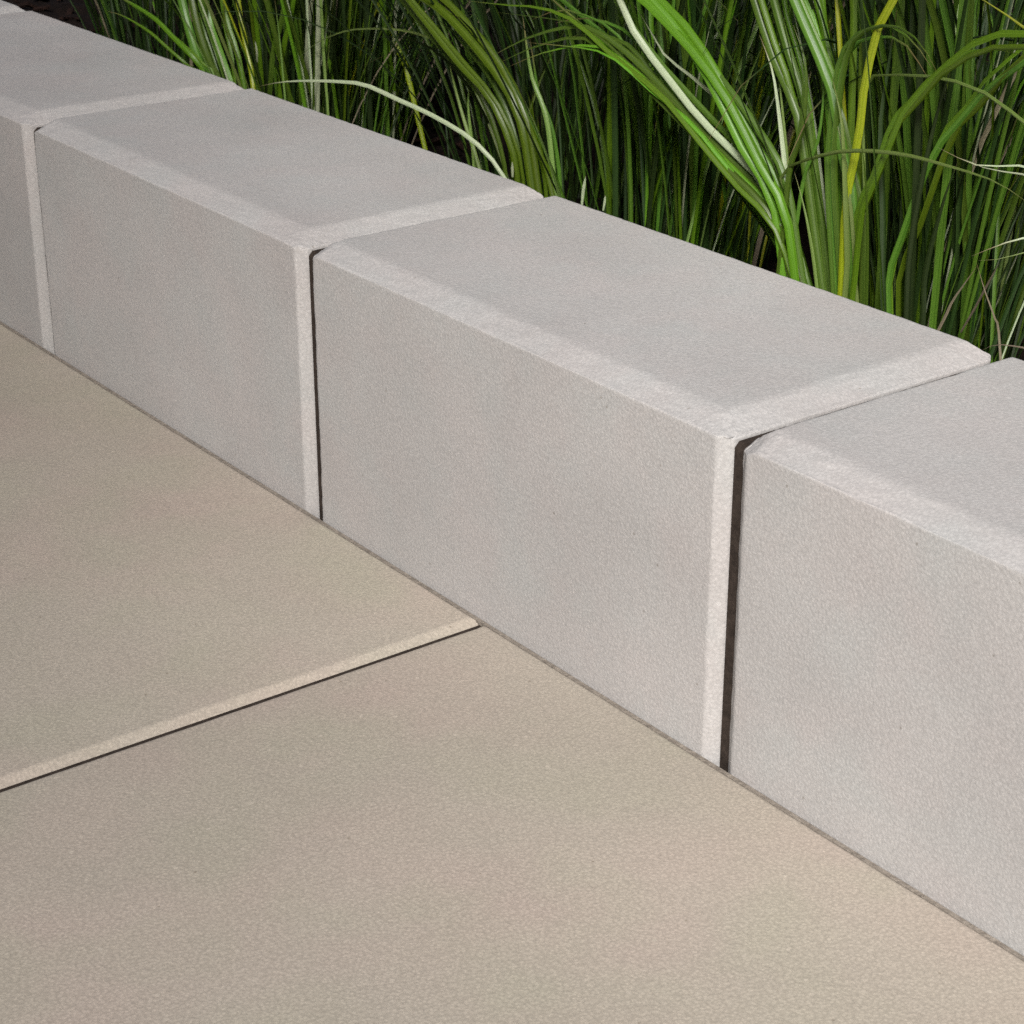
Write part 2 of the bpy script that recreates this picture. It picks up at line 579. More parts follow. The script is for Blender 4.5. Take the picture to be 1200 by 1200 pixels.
def clump(x, y, n, rad, label, seed, scale=1.0, heroes=(), dark=0.0, front=False, n_long=0, fresh=0.0):
    t = empty('grass_clump', (x, y, soil_z(x, y)))
    tag(t, label, 'grass clump', 'grass clumps in the planting bed')
    r = random.Random(seed)
    made = tries = 0
    while made < n and tries < n * 12:
        tries += 1
        me, pts, mk, bend = VAR[r.randrange(len(VAR))]
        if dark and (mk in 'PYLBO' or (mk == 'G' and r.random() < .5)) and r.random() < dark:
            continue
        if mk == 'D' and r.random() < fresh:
            continue
        a = r.uniform(0, 2 * math.pi)
        rr = rad * math.sqrt(r.random())
        bx, by = rr * math.cos(a), rr * math.sin(a)
        az = a + r.gauss(0, .7)
        s = scale * r.uniform(.78, 1.2)
        lean = r.gauss(.05, .07) + rr / rad * .14
        M = Matrix.Translation((bx, by, -.006)) @ Matrix.Rotation(az, 4, 'Z') @ Matrix.Rotation(lean, 4, 'Y') \
            @ Matrix.Rotation(r.uniform(-.4, .4), 4, 'Z') @ Matrix.Diagonal((s, s * r.uniform(.9, 1.15), s, 1))
        P = [t.location + M @ p for p in pts]
        if any(over_kerb(p) for p in P):
            continue
        if front:       # outer leaves of the front row stay with their own clump, its face stays open
            if any(p.z < .30 and abs(p.x - x) > rad + .035 for p in P):
                continue
            if (bend > .6 or r.random() < .85) and any(p.z < .30 and p.y < .230 for p in P):
                continue
        o = link('dry_stalk' if mk == 'S' else 'leaf_blade', me, t)
        o.matrix_local = M
        made += 1
    made = tries = 0
    while made < n_long and tries < n_long * 20:
        tries += 1
        me, pts = LONG[r.randrange(len(LONG))]
        M = Matrix.Translation((r.uniform(-.7, .7) * rad, r.uniform(-.5, .6) * rad, -.006)) @ Matrix.Rotation(r.gauss(-1.57, .75), 4, 'Z') \
            @ Matrix.Rotation(r.uniform(-.05, .12), 4, 'Y') @ Matrix.Diagonal((1, 1, r.uniform(.95, 1.1), 1))
        P = [t.location + M @ p for p in pts]
        if any(p.z < .30 and p.y < .19 for p in P) or any(p.z < .34 and p.y < .10 for p in P):
            continue
        o = link('leaf_blade', me, t)
        o.matrix_local = M
        made += 1
    for mk, wd, pts in heroes:
        me = leaf_mesh('leaf_blade', [Vector(p) - t.location for p in pts], wd * .72, LM[mk],
                       face=(.45 + rg.uniform(-.3, .3), -.6, .55 + rg.uniform(-.25, .25)), taper=.42, fold=.42, twist=rg.uniform(-.6, .6), n=22)
        link('dry_stalk' if mk == 'S' else 'leaf_blade', me, t)
    return t

HERO=[
('C3','G',0.0054,[(-0.153,0.208,0.055),(-0.183,0.208,0.116),(-0.196,0.205,0.144),(-0.231,0.202,0.164),(-0.276,0.199,0.188),(-0.306,0.196,0.203),(-0.325,0.193,0.210),(-0.338,0.191,0.209),(-0.367,0.188,0.199),(-0.394,0.185,0.186)]),
('C3','G',0.0048,[(-0.159,0.217,0.055),(-0.185,0.217,0.114),(-0.198,0.213,0.144),(-0.234,0.209,0.166),(-0.280,0.205,0.192),(-0.310,0.201,0.208),(-0.329,0.196,0.215),(-0.341,0.192,0.214),(-0.370,0.188,0.204),(-0.397,0.184,0.190)]),
('C3','B',0.0041,[(-0.156,0.214,0.055),(-0.184,0.214,0.115),(-0.196,0.210,0.142),(-0.229,0.206,0.162),(-0.271,0.202,0.186),(-0.298,0.197,0.201),(-0.315,0.193,0.208),(-0.327,0.189,0.207),(-0.353,0.184,0.199),(-0.377,0.180,0.188)]),
('C3','P',0.0049,[(-0.154,0.211,0.055),(-0.184,0.211,0.124),(-0.210,0.209,0.158),(-0.234,0.206,0.172),(-0.254,0.204,0.184),(-0.271,0.202,0.197),(-0.292,0.200,0.213),(-0.301,0.197,0.226),(-0.308,0.195,0.241),(-0.324,0.189,0.268),(-0.342,0.180,0.293),(-0.363,0.168,0.315),(-0.385,0.155,0.333)]),
('C3','G',0.0042,[(-0.151,0.212,0.055),(-0.181,0.212,0.125),(-0.210,0.210,0.162),(-0.238,0.209,0.177),(-0.262,0.207,0.191),(-0.283,0.205,0.204),(-0.309,0.204,0.223),(-0.321,0.202,0.236),(-0.331,0.201,0.253),(-0.350,0.196,0.278),(-0.371,0.189,0.301),(-0.395,0.181,0.321),(-0.420,0.170,0.337)]),
('C3','P',0.0031,[(-0.152,0.213,0.055),(-0.182,0.213,0.120),(-0.209,0.211,0.166),(-0.229,0.210,0.185),(-0.245,0.209,0.193),(-0.264,0.208,0.201),(-0.280,0.207,0.207),(-0.293,0.206,0.220),(-0.305,0.205,0.231)]),
('C3','B',0.0064,[(-0.161,0.204,0.055),(-0.175,0.204,0.115),(-0.183,0.202,0.149),(-0.202,0.201,0.170),(-0.219,0.199,0.192),(-0.234,0.197,0.207),(-0.251,0.195,0.220),(-0.269,0.194,0.230),(-0.283,0.192,0.238),(-0.305,0.190,0.246),(-0.336,0.186,0.252),(-0.367,0.181,0.252),(-0.398,0.175,0.248),(-0.428,0.167,0.239)]),
('C3','B',0.0061,[(-0.172,0.206,0.055),(-0.185,0.206,0.112),(-0.194,0.204,0.151),(-0.215,0.201,0.175),(-0.234,0.199,0.200),(-0.250,0.197,0.217),(-0.269,0.195,0.232),(-0.290,0.192,0.245),(-0.305,0.190,0.254),(-0.330,0.188,0.264),(-0.361,0.184,0.270),(-0.392,0.178,0.272),(-0.423,0.171,0.268),(-0.453,0.163,0.260)]),
('C3','B',0.0061,[(-0.166,0.212,0.055),(-0.181,0.212,0.111),(-0.191,0.211,0.149),(-0.213,0.210,0.173),(-0.233,0.208,0.196),(-0.250,0.207,0.213),(-0.270,0.206,0.228),(-0.291,0.204,0.239),(-0.308,0.203,0.249),(-0.333,0.201,0.257),(-0.365,0.198,0.263),(-0.397,0.194,0.264),(-0.428,0.189,0.259),(-0.458,0.182,0.250)]),
('C3','G',0.0052,[(-0.154,0.209,0.055),(-0.176,0.209,0.118),(-0.191,0.209,0.162),(-0.214,0.209,0.184),(-0.232,0.208,0.198),(-0.250,0.208,0.210),(-0.275,0.208,0.225),(-0.295,0.208,0.235)]),
('C3','G',0.0034,[(-0.165,0.213,0.055),(-0.185,0.213,0.115),(-0.199,0.214,0.158),(-0.221,0.214,0.179),(-0.238,0.215,0.193),(-0.254,0.215,0.204),(-0.278,0.216,0.219),(-0.296,0.216,0.228)]),
('C3','O',0.0046,[(-0.170,0.215,0.055),(-0.188,0.215,0.113),(-0.203,0.214,0.161),(-0.226,0.212,0.184),(-0.245,0.211,0.199),(-0.262,0.210,0.211),(-0.287,0.209,0.227),(-0.307,0.208,0.238)]),
('C3','B',0.0040,[(-0.149,0.206,0.055),(-0.179,0.206,0.115),(-0.192,0.203,0.140),(-0.218,0.201,0.155),(-0.242,0.198,0.172),(-0.269,0.196,0.190),(-0.303,0.193,0.204),(-0.324,0.190,0.215),(-0.341,0.188,0.221),(-0.362,0.185,0.222),(-0.382,0.183,0.220),(-0.411,0.180,0.218)]),
('C3','B',0.0037,[(-0.147,0.210,0.055),(-0.176,0.210,0.115),(-0.186,0.207,0.137),(-0.208,0.205,0.150),(-0.228,0.202,0.164),(-0.250,0.199,0.180),(-0.279,0.196,0.192),(-0.295,0.193,0.201),(-0.309,0.190,0.206),(-0.326,0.188,0.206),(-0.341,0.185,0.205),(-0.365,0.182,0.203)]),
('C3','G',0.0023,[(-0.146,0.208,0.055),(-0.176,0.208,0.116),(-0.188,0.206,0.139),(-0.214,0.205,0.153),(-0.237,0.203,0.169),(-0.264,0.201,0.186),(-0.297,0.200,0.199),(-0.317,0.198,0.209),(-0.335,0.196,0.215),(-0.355,0.195,0.215),(-0.375,0.193,0.214),(-0.403,0.191,0.212)]),
('C3','B',0.0042,[(-0.157,0.215,0.055),(-0.187,0.215,0.114),(-0.232,0.214,0.150),(-0.278,0.212,0.178),(-0.311,0.211,0.195),(-0.334,0.209,0.205),(-0.350,0.208,0.212),(-0.368,0.206,0.220),(-0.380,0.205,0.226)]),
('C3','G',0.0032,[(-0.161,0.226,0.055),(-0.191,0.226,0.111),(-0.239,0.223,0.151),(-0.289,0.220,0.183),(-0.325,0.217,0.201),(-0.351,0.213,0.213),(-0.367,0.210,0.221),(-0.387,0.207,0.229),(-0.400,0.204,0.236),(-0.429,0.196,0.245),(-0.459,0.186,0.250),(-0.489,0.175,0.249),(-0.519,0.163,0.244)]),
('C3','G',0.0024,[(-0.171,0.226,0.055),(-0.201,0.226,0.108),(-0.247,0.223,0.148),(-0.294,0.219,0.179),(-0.328,0.216,0.197),(-0.351,0.212,0.209),(-0.365,0.209,0.217),(-0.382,0.205,0.226),(-0.393,0.202,0.233),(-0.421,0.191,0.245),(-0.449,0.179,0.252),(-0.478,0.166,0.254),(-0.507,0.151,0.251)]),
('C3','G',0.0050,[(-0.155,0.213,0.055),(-0.185,0.213,0.115),(-0.223,0.211,0.152),(-0.257,0.209,0.174),(-0.286,0.207,0.193),(-0.301,0.205,0.206),(-0.316,0.204,0.210),(-0.335,0.202,0.210),(-0.355,0.200,0.204)]),
('C3','G',0.0034,[(-0.161,0.216,0.055),(-0.191,0.216,0.112),(-0.233,0.214,0.154),(-0.271,0.211,0.178),(-0.303,0.208,0.199),(-0.320,0.206,0.213),(-0.336,0.203,0.218),(-0.358,0.201,0.219),(-0.379,0.198,0.211)]),
('C3','G',0.0042,[(-0.148,0.213,0.055),(-0.178,0.213,0.116),(-0.218,0.212,0.155),(-0.256,0.211,0.177),(-0.288,0.210,0.197),(-0.306,0.209,0.211),(-0.324,0.208,0.216),(-0.346,0.206,0.216),(-0.368,0.205,0.210)]),
('C3','G',0.0060,[(-0.147,0.213,0.055),(-0.166,0.213,0.115),(-0.182,0.214,0.167),(-0.193,0.215,0.196),(-0.209,0.216,0.214),(-0.227,0.217,0.242),(-0.236,0.218,0.257),(-0.254,0.218,0.283),(-0.276,0.217,0.306),(-0.300,0.215,0.328),(-0.326,0.211,0.345)]),
('C3','O',0.0044,[(-0.159,0.218,0.055),(-0.173,0.218,0.112),(-0.187,0.217,0.169),(-0.196,0.216,0.201),(-0.208,0.215,0.222),(-0.224,0.214,0.253),(-0.229,0.213,0.270),(-0.241,0.210,0.299),(-0.255,0.205,0.328),(-0.270,0.198,0.355),(-0.288,0.188,0.380)]),
('C3','G',0.0056,[(-0.153,0.219,0.055),(-0.167,0.219,0.114),(-0.180,0.218,0.167),(-0.188,0.217,0.197),(-0.199,0.217,0.216),(-0.213,0.216,0.245),(-0.219,0.215,0.261),(-0.230,0.211,0.291),(-0.243,0.206,0.320),(-0.258,0.198,0.347),(-0.275,0.187,0.372)]),
('C3','G',0.0043,[(-0.154,0.217,0.055),(-0.168,0.218,0.114),(-0.181,0.219,0.166),(-0.196,0.221,0.201),(-0.214,0.223,0.226),(-0.225,0.225,0.249),(-0.242,0.226,0.276),(-0.261,0.226,0.302),(-0.283,0.225,0.325),(-0.308,0.222,0.345)]),
('C3','G',0.0038,[(-0.162,0.221,0.055),(-0.174,0.221,0.111),(-0.184,0.223,0.160),(-0.195,0.224,0.191),(-0.209,0.226,0.215),(-0.217,0.228,0.236)]),
('C3','B',0.0035,[(-0.162,0.221,0.055),(-0.173,0.221,0.112),(-0.184,0.222,0.171),(-0.196,0.223,0.209),(-0.212,0.224,0.238),(-0.221,0.225,0.262),(-0.234,0.224,0.292),(-0.249,0.222,0.320),(-0.266,0.219,0.347),(-0.286,0.213,0.371)]),
('C3','G',0.0066,[(-0.132,0.206,0.055),(-0.138,0.206,0.117),(-0.142,0.206,0.160),(-0.151,0.206,0.183),(-0.160,0.206,0.210),(-0.172,0.205,0.229),(-0.186,0.205,0.247),(-0.197,0.205,0.263),(-0.219,0.203,0.287),(-0.242,0.200,0.308),(-0.268,0.195,0.326),(-0.297,0.188,0.340)]),
('C3','G',0.0053,[(-0.134,0.212,0.055),(-0.138,0.212,0.116),(-0.141,0.211,0.154),(-0.148,0.210,0.174),(-0.155,0.209,0.197),(-0.166,0.208,0.214),(-0.177,0.207,0.229),(-0.186,0.206,0.243)]),
('C3','O',0.0038,[(-0.136,0.216,0.055),(-0.141,0.216,0.115),(-0.145,0.214,0.161),(-0.155,0.212,0.186),(-0.164,0.211,0.215),(-0.178,0.209,0.236),(-0.192,0.208,0.256),(-0.204,0.206,0.273),(-0.224,0.202,0.298),(-0.247,0.196,0.319),(-0.272,0.188,0.337),(-0.299,0.178,0.351)]),
('C3','P',0.0034,[(-0.167,0.211,0.055),(-0.184,0.211,0.128),(-0.193,0.211,0.165),(-0.201,0.212,0.193),(-0.207,0.212,0.212),(-0.217,0.212,0.227)]),
('C3','L',0.0023,[(-0.172,0.217,0.055),(-0.189,0.217,0.126),(-0.198,0.218,0.162),(-0.205,0.219,0.189),(-0.211,0.220,0.208),(-0.221,0.221,0.223)]),
('C3','B',0.0059,[(-0.148,0.220,0.055),(-0.160,0.220,0.115),(-0.173,0.221,0.184),(-0.189,0.223,0.230),(-0.202,0.224,0.246),(-0.212,0.225,0.259),(-0.235,0.226,0.282),(-0.260,0.227,0.302),(-0.288,0.225,0.318),(-0.317,0.222,0.329)]),
('C3','O',0.0053,[(-0.152,0.226,0.055),(-0.163,0.226,0.113),(-0.177,0.228,0.191),(-0.194,0.229,0.241),(-0.209,0.231,0.260),(-0.220,0.233,0.275),(-0.241,0.235,0.298),(-0.265,0.237,0.319),(-0.292,0.237,0.337),(-0.321,0.235,0.350)]),
('C3','O',0.0052,[(-0.152,0.224,0.055),(-0.164,0.224,0.113),(-0.178,0.226,0.178),(-0.194,0.228,0.221),(-0.208,0.229,0.237),(-0.218,0.231,0.249)]),
('C3','Y',0.0033,[(-0.148,0.217,0.055),(-0.154,0.218,0.113),(-0.160,0.219,0.171),(-0.170,0.221,0.220),(-0.177,0.223,0.248),(-0.182,0.225,0.263),(-0.195,0.228,0.292),(-0.210,0.230,0.320),(-0.228,0.231,0.347),(-0.248,0.230,0.372)]),
('C3','B',0.0054,[(-0.156,0.225,0.055),(-0.160,0.225,0.110),(-0.165,0.226,0.169),(-0.170,0.228,0.225),(-0.173,0.229,0.248),(-0.177,0.230,0.267),(-0.184,0.231,0.298),(-0.192,0.231,0.329),(-0.202,0.229,0.360),(-0.213,0.225,0.389)]),
('C3','O',0.0040,[(-0.156,0.229,0.055),(-0.159,0.229,0.109),(-0.162,0.230,0.165),(-0.165,0.230,0.218),(-0.166,0.230,0.239),(-0.167,0.231,0.257),(-0.171,0.230,0.289),(-0.174,0.227,0.320),(-0.179,0.223,0.352),(-0.184,0.216,0.383)]),
('C3','G',0.0036,[(-0.156,0.226,0.055),(-0.163,0.226,0.109),(-0.171,0.229,0.160),(-0.178,0.231,0.210),(-0.184,0.234,0.229),(-0.190,0.236,0.245)]),
('C3','B',0.0047,[(-0.166,0.230,0.055),(-0.175,0.230,0.109),(-0.184,0.231,0.164),(-0.193,0.233,0.221),(-0.198,0.234,0.244),(-0.203,0.235,0.263),(-0.211,0.236,0.294),(-0.222,0.235,0.324),(-0.234,0.233,0.354),(-0.248,0.229,0.382)]),
('C3','G',0.0032,[(-0.172,0.237,0.055),(-0.181,0.237,0.107),(-0.192,0.239,0.166),(-0.203,0.241,0.229),(-0.209,0.243,0.254),(-0.216,0.245,0.275),(-0.226,0.247,0.305),(-0.239,0.248,0.335),(-0.253,0.247,0.363),(-0.270,0.245,0.390)]),
('C3','O',0.0038,[(-0.165,0.233,0.055),(-0.176,0.233,0.109),(-0.187,0.235,0.156),(-0.196,0.237,0.206),(-0.203,0.239,0.226),(-0.209,0.242,0.242)]),
('C3','Y',0.0056,[(-0.145,0.205,0.055),(-0.145,0.205,0.114),(-0.145,0.204,0.160),(-0.140,0.204,0.192),(-0.138,0.203,0.214),(-0.135,0.202,0.227),(-0.131,0.201,0.243),(-0.122,0.201,0.259),(-0.114,0.200,0.273),(-0.097,0.197,0.300),(-0.078,0.192,0.324),(-0.056,0.185,0.347),(-0.031,0.175,0.365)]),
('C3','G',0.0047,[(-0.140,0.208,0.055),(-0.147,0.208,0.115),(-0.155,0.206,0.174),(-0.152,0.204,0.218),(-0.145,0.202,0.236),(-0.134,0.200,0.244),(-0.120,0.198,0.248),(-0.108,0.196,0.248),(-0.097,0.194,0.244),(-0.089,0.192,0.239),(-0.083,0.190,0.235)]),
('C3','G',0.0043,[(-0.145,0.209,0.055),(-0.153,0.209,0.113),(-0.161,0.208,0.171),(-0.159,0.207,0.215),(-0.153,0.206,0.233),(-0.143,0.206,0.241),(-0.130,0.205,0.246),(-0.119,0.204,0.245),(-0.109,0.203,0.242),(-0.102,0.202,0.237),(-0.096,0.201,0.233)]),
('C3','G',0.0038,[(-0.145,0.210,0.055),(-0.152,0.210,0.113),(-0.160,0.209,0.170),(-0.158,0.208,0.213),(-0.152,0.207,0.230),(-0.143,0.206,0.237),(-0.129,0.205,0.241),(-0.118,0.204,0.241),(-0.108,0.203,0.236),(-0.102,0.201,0.232),(-0.096,0.200,0.228)]),
('C3','B',0.0050,[(-0.138,0.200,0.055),(-0.133,0.200,0.118),(-0.131,0.199,0.141),(-0.130,0.198,0.159),(-0.124,0.197,0.173),(-0.117,0.196,0.187),(-0.105,0.195,0.215),(-0.090,0.195,0.231),(-0.079,0.194,0.241),(-0.066,0.193,0.251),(-0.055,0.192,0.256),(-0.039,0.191,0.259),(-0.019,0.190,0.260),(0.013,0.187,0.256),(0.043,0.184,0.247),(0.072,0.179,0.234),(0.099,0.173,0.217)]),
('C3','B',0.0042,[(-0.142,0.207,0.055),(-0.141,0.207,0.114),(-0.140,0.206,0.136),(-0.140,0.206,0.153),(-0.136,0.205,0.166),(-0.130,0.205,0.178),(-0.120,0.204,0.205),(-0.106,0.204,0.220),(-0.097,0.203,0.230),(-0.085,0.203,0.239),(-0.076,0.202,0.244),(-0.062,0.202,0.247),(-0.043,0.201,0.247)]),
('C3','O',0.0034,[(-0.144,0.204,0.055),(-0.137,0.204,0.116),(-0.134,0.203,0.139),(-0.132,0.201,0.156),(-0.126,0.200,0.169),(-0.119,0.198,0.182),(-0.107,0.196,0.209),(-0.092,0.195,0.224),(-0.082,0.193,0.235),(-0.068,0.192,0.244),(-0.058,0.190,0.249),(-0.042,0.189,0.253),(-0.022,0.187,0.254),(0.009,0.183,0.251),(0.040,0.179,0.242),(0.069,0.173,0.230),(0.095,0.166,0.213)]),
('C3','L',0.0027,[(-0.160,0.213,0.055),(-0.179,0.213,0.112),(-0.193,0.209,0.155),(-0.185,0.205,0.169),(-0.166,0.201,0.178),(-0.146,0.197,0.186),(-0.123,0.193,0.192),(-0.100,0.189,0.196),(-0.083,0.185,0.198),(-0.066,0.182,0.199),(-0.045,0.178,0.200),(-0.029,0.174,0.200),(-0.011,0.170,0.197)]),
('C3','G',0.0038,[(-0.191,0.205,0.055),(-0.187,0.205,0.124),(-0.186,0.205,0.138),(-0.184,0.205,0.168),(-0.177,0.205,0.190),(-0.177,0.205,0.219),(-0.187,0.205,0.237)]),
('C3','G',0.0030,[(-0.192,0.212,0.055),(-0.194,0.212,0.121),(-0.195,0.213,0.134),(-0.194,0.214,0.164),(-0.188,0.214,0.186),(-0.189,0.215,0.214),(-0.200,0.216,0.232)]),
('C3','G',0.0026,[(-0.191,0.209,0.055),(-0.184,0.209,0.124),(-0.183,0.210,0.136),(-0.181,0.212,0.165),(-0.174,0.213,0.185),(-0.174,0.214,0.212),(-0.183,0.216,0.229)]),
('C3','G',0.0048,[(-0.114,0.215,0.055),(-0.123,0.215,0.113),(-0.125,0.216,0.129),(-0.119,0.216,0.148),(-0.106,0.217,0.189),(-0.096,0.218,0.202),(-0.087,0.218,0.215),(-0.075,0.219,0.228),(-0.061,0.219,0.240),(-0.044,0.220,0.250),(-0.015,0.220,0.263),(0.016,0.218,0.270),(0.048,0.215,0.272),(0.080,0.211,0.269)]),
('C3','B',0.0034,[(-0.118,0.218,0.055),(-0.124,0.218,0.112),(-0.126,0.218,0.129),(-0.119,0.218,0.150),(-0.105,0.219,0.196),(-0.094,0.219,0.210),(-0.084,0.219,0.225),(-0.071,0.219,0.238),(-0.055,0.220,0.252),(-0.037,0.220,0.263),(-0.007,0.219,0.275),(0.024,0.217,0.282),(0.056,0.213,0.284),(0.087,0.208,0.281)]),
('C3','O',0.0040,[(-0.117,0.219,0.055),(-0.120,0.219,0.113),(-0.121,0.219,0.131),(-0.112,0.219,0.152),(-0.097,0.219,0.199),(-0.085,0.219,0.213),(-0.074,0.219,0.228),(-0.060,0.219,0.242),(-0.043,0.219,0.256),(-0.024,0.219,0.267),(0.005,0.218,0.278),(0.036,0.215,0.285),(0.068,0.211,0.287),(0.100,0.206,0.283)]),
('C3','D',0.0041,[(-0.112,0.210,0.055),(-0.122,0.210,0.119),(-0.129,0.213,0.158),(-0.136,0.215,0.197),(-0.137,0.218,0.224),(-0.136,0.220,0.255)]),
('C3','D',0.0036,[(-0.103,0.210,0.055),(-0.107,0.210,0.114),(-0.109,0.211,0.143),(-0.107,0.213,0.179),(-0.102,0.214,0.211),(-0.095,0.215,0.239)]),
('C3','D',0.0040,[(-0.103,0.217,0.055),(-0.104,0.218,0.111),(-0.105,0.218,0.134),(-0.099,0.219,0.168),(-0.093,0.220,0.189)]),
('C3','L',0.0037,[(-0.141,0.203,0.055),(-0.140,0.203,0.124),(-0.140,0.202,0.141),(-0.144,0.201,0.177),(-0.148,0.201,0.200),(-0.155,0.200,0.219)]),
('C3','L',0.0027,[(-0.120,0.204,0.055),(-0.135,0.204,0.125),(-0.137,0.204,0.139),(-0.145,0.205,0.171),(-0.152,0.205,0.191),(-0.161,0.206,0.207)]),
('C3','L',0.0025,[(-0.144,0.202,0.055),(-0.159,0.202,0.119),(-0.165,0.201,0.143),(-0.171,0.201,0.158),(-0.176,0.200,0.170)]),
('C3','L',0.0023,[(-0.134,0.215,0.055),(-0.138,0.215,0.118),(-0.142,0.212,0.176),(-0.144,0.209,0.212),(-0.138,0.205,0.221),(-0.123,0.202,0.225),(-0.108,0.199,0.228),(-0.089,0.196,0.231),(-0.075,0.193,0.232),(-0.056,0.190,0.231),(-0.043,0.186,0.229),(-0.028,0.183,0.225),(-0.011,0.180,0.219),(0.016,0.174,0.203),(0.041,0.167,0.185),(0.064,0.159,0.163),(0.084,0.151,0.140)]),
('C5','Y',0.0031,[(-0.019,0.240,0.055),(-0.037,0.240,0.143),(-0.049,0.233,0.207),(-0.055,0.227,0.240),(-0.063,0.220,0.254),(-0.070,0.213,0.260),(-0.076,0.207,0.265),(-0.081,0.200,0.269)]),
('C5','P',0.0023,[(0.021,0.220,0.055),(-0.006,0.220,0.136),(-0.018,0.215,0.176),(-0.028,0.210,0.195),(-0.043,0.205,0.200),(-0.061,0.200,0.197),(-0.069,0.195,0.199),(-0.079,0.190,0.203)]),
('C5','P',0.0023,[(0.021,0.220,0.055),(-0.004,0.220,0.129),(-0.017,0.215,0.165),(-0.028,0.210,0.186),(-0.037,0.205,0.196),(-0.048,0.200,0.197),(-0.057,0.195,0.198),(-0.063,0.190,0.201)]),
('C5','P',0.0023,[(0.017,0.215,0.055),(0.000,0.215,0.123),(-0.008,0.208,0.157),(-0.018,0.201,0.174),(-0.031,0.194,0.173),(-0.037,0.187,0.170),(-0.046,0.180,0.164)]),
('C5','L',0.0019,[(0.034,0.210,0.055),(0.004,0.210,0.125),(-0.007,0.204,0.150),(-0.017,0.198,0.168),(-0.028,0.192,0.168),(-0.033,0.186,0.165),(-0.042,0.180,0.163)]),
('C3','S',0.0020,[(-0.108,0.200,0.055),(-0.078,0.200,0.118),(-0.072,0.200,0.132),(-0.066,0.200,0.142),(-0.059,0.200,0.153)]),
('C5','S',0.0016,[(-0.039,0.210,0.055),(-0.051,0.210,0.118),(-0.052,0.207,0.128),(-0.056,0.203,0.141),(-0.060,0.200,0.154)]),
('C5','S',0.0016,[(-0.099,0.240,0.102),(-0.090,0.237,0.116),(-0.080,0.233,0.132),(-0.072,0.230,0.145)]),
('C5','S',0.0023,[(0.021,0.190,0.055),(-0.009,0.190,0.122),(-0.017,0.188,0.128),(-0.022,0.185,0.129),(-0.030,0.182,0.128),(-0.036,0.180,0.124)]),
('C3','Y',0.0049,[(-0.338,0.300,0.055),(-0.337,0.300,0.069),(-0.334,0.300,0.108),(-0.333,0.300,0.146),(-0.329,0.300,0.168),(-0.327,0.300,0.200)]),
('C3','Y',0.0052,[(-0.335,0.310,0.055),(-0.332,0.310,0.069),(-0.311,0.304,0.173),(-0.308,0.298,0.234),(-0.306,0.292,0.242),(-0.304,0.286,0.223),(-0.299,0.280,0.210)]),
('C2','O',0.0070,[(-0.379,0.208,0.055),(-0.396,0.208,0.122),(-0.402,0.206,0.150),(-0.415,0.205,0.168),(-0.433,0.204,0.181),(-0.447,0.203,0.190),(-0.471,0.202,0.202),(-0.494,0.201,0.208),(-0.513,0.200,0.211),(-0.545,0.197,0.212),(-0.576,0.193,0.207),(-0.606,0.187,0.198),(-0.635,0.181,0.185)]),
('C2','O',0.0052,[(-0.384,0.214,0.055),(-0.397,0.214,0.121),(-0.403,0.212,0.151),(-0.416,0.210,0.171),(-0.433,0.208,0.185),(-0.447,0.206,0.195),(-0.471,0.203,0.209),(-0.495,0.201,0.216),(-0.513,0.199,0.220),(-0.545,0.194,0.223),(-0.576,0.188,0.220),(-0.606,0.181,0.212),(-0.635,0.173,0.199)]),
('C2','O',0.0066,[(-0.376,0.211,0.055),(-0.393,0.211,0.122),(-0.400,0.210,0.150),(-0.413,0.209,0.168),(-0.430,0.209,0.182),(-0.444,0.208,0.191),(-0.469,0.207,0.204),(-0.492,0.206,0.211),(-0.510,0.205,0.215),(-0.542,0.203,0.216),(-0.574,0.199,0.213),(-0.604,0.194,0.205),(-0.633,0.188,0.192)]),
('C2','O',0.0060,[(-0.396,0.205,0.055),(-0.402,0.205,0.114),(-0.404,0.203,0.133),(-0.412,0.201,0.149),(-0.423,0.199,0.163),(-0.447,0.196,0.177),(-0.469,0.194,0.192),(-0.489,0.192,0.206),(-0.501,0.190,0.215),(-0.528,0.184,0.231),(-0.556,0.175,0.243),(-0.586,0.166,0.250),(-0.616,0.154,0.252)]),
('C2','O',0.0033,[(-0.393,0.207,0.055),(-0.399,0.207,0.114),(-0.400,0.204,0.133),(-0.408,0.202,0.149),(-0.420,0.199,0.164),(-0.443,0.197,0.178),(-0.466,0.195,0.193),(-0.485,0.192,0.206),(-0.497,0.190,0.215),(-0.523,0.183,0.232),(-0.552,0.174,0.243),(-0.581,0.163,0.250),(-0.611,0.152,0.252)]),
('C2','G',0.0042,[(-0.423,0.214,0.055),(-0.425,0.214,0.108),(-0.426,0.211,0.128),(-0.432,0.209,0.145),(-0.443,0.206,0.161),(-0.467,0.203,0.176),(-0.490,0.200,0.192),(-0.510,0.198,0.206),(-0.520,0.195,0.216),(-0.546,0.187,0.234),(-0.573,0.177,0.248),(-0.601,0.166,0.257),(-0.630,0.153,0.261)]),
('C2','G',0.0040,[(-0.390,0.213,0.055),(-0.407,0.213,0.112),(-0.416,0.212,0.142),(-0.436,0.212,0.166),(-0.460,0.211,0.181),(-0.474,0.211,0.189),(-0.488,0.210,0.193)]),
('C2','G',0.0023,[(-0.393,0.222,0.055),(-0.410,0.222,0.109),(-0.419,0.220,0.140),(-0.439,0.218,0.164),(-0.463,0.216,0.180),(-0.477,0.214,0.188),(-0.492,0.212,0.193)]),
('C2','B',0.0030,[(-0.403,0.221,0.055),(-0.418,0.221,0.108),(-0.427,0.220,0.139),(-0.447,0.219,0.163),(-0.471,0.219,0.179),(-0.484,0.218,0.186),(-0.499,0.217,0.190)]),
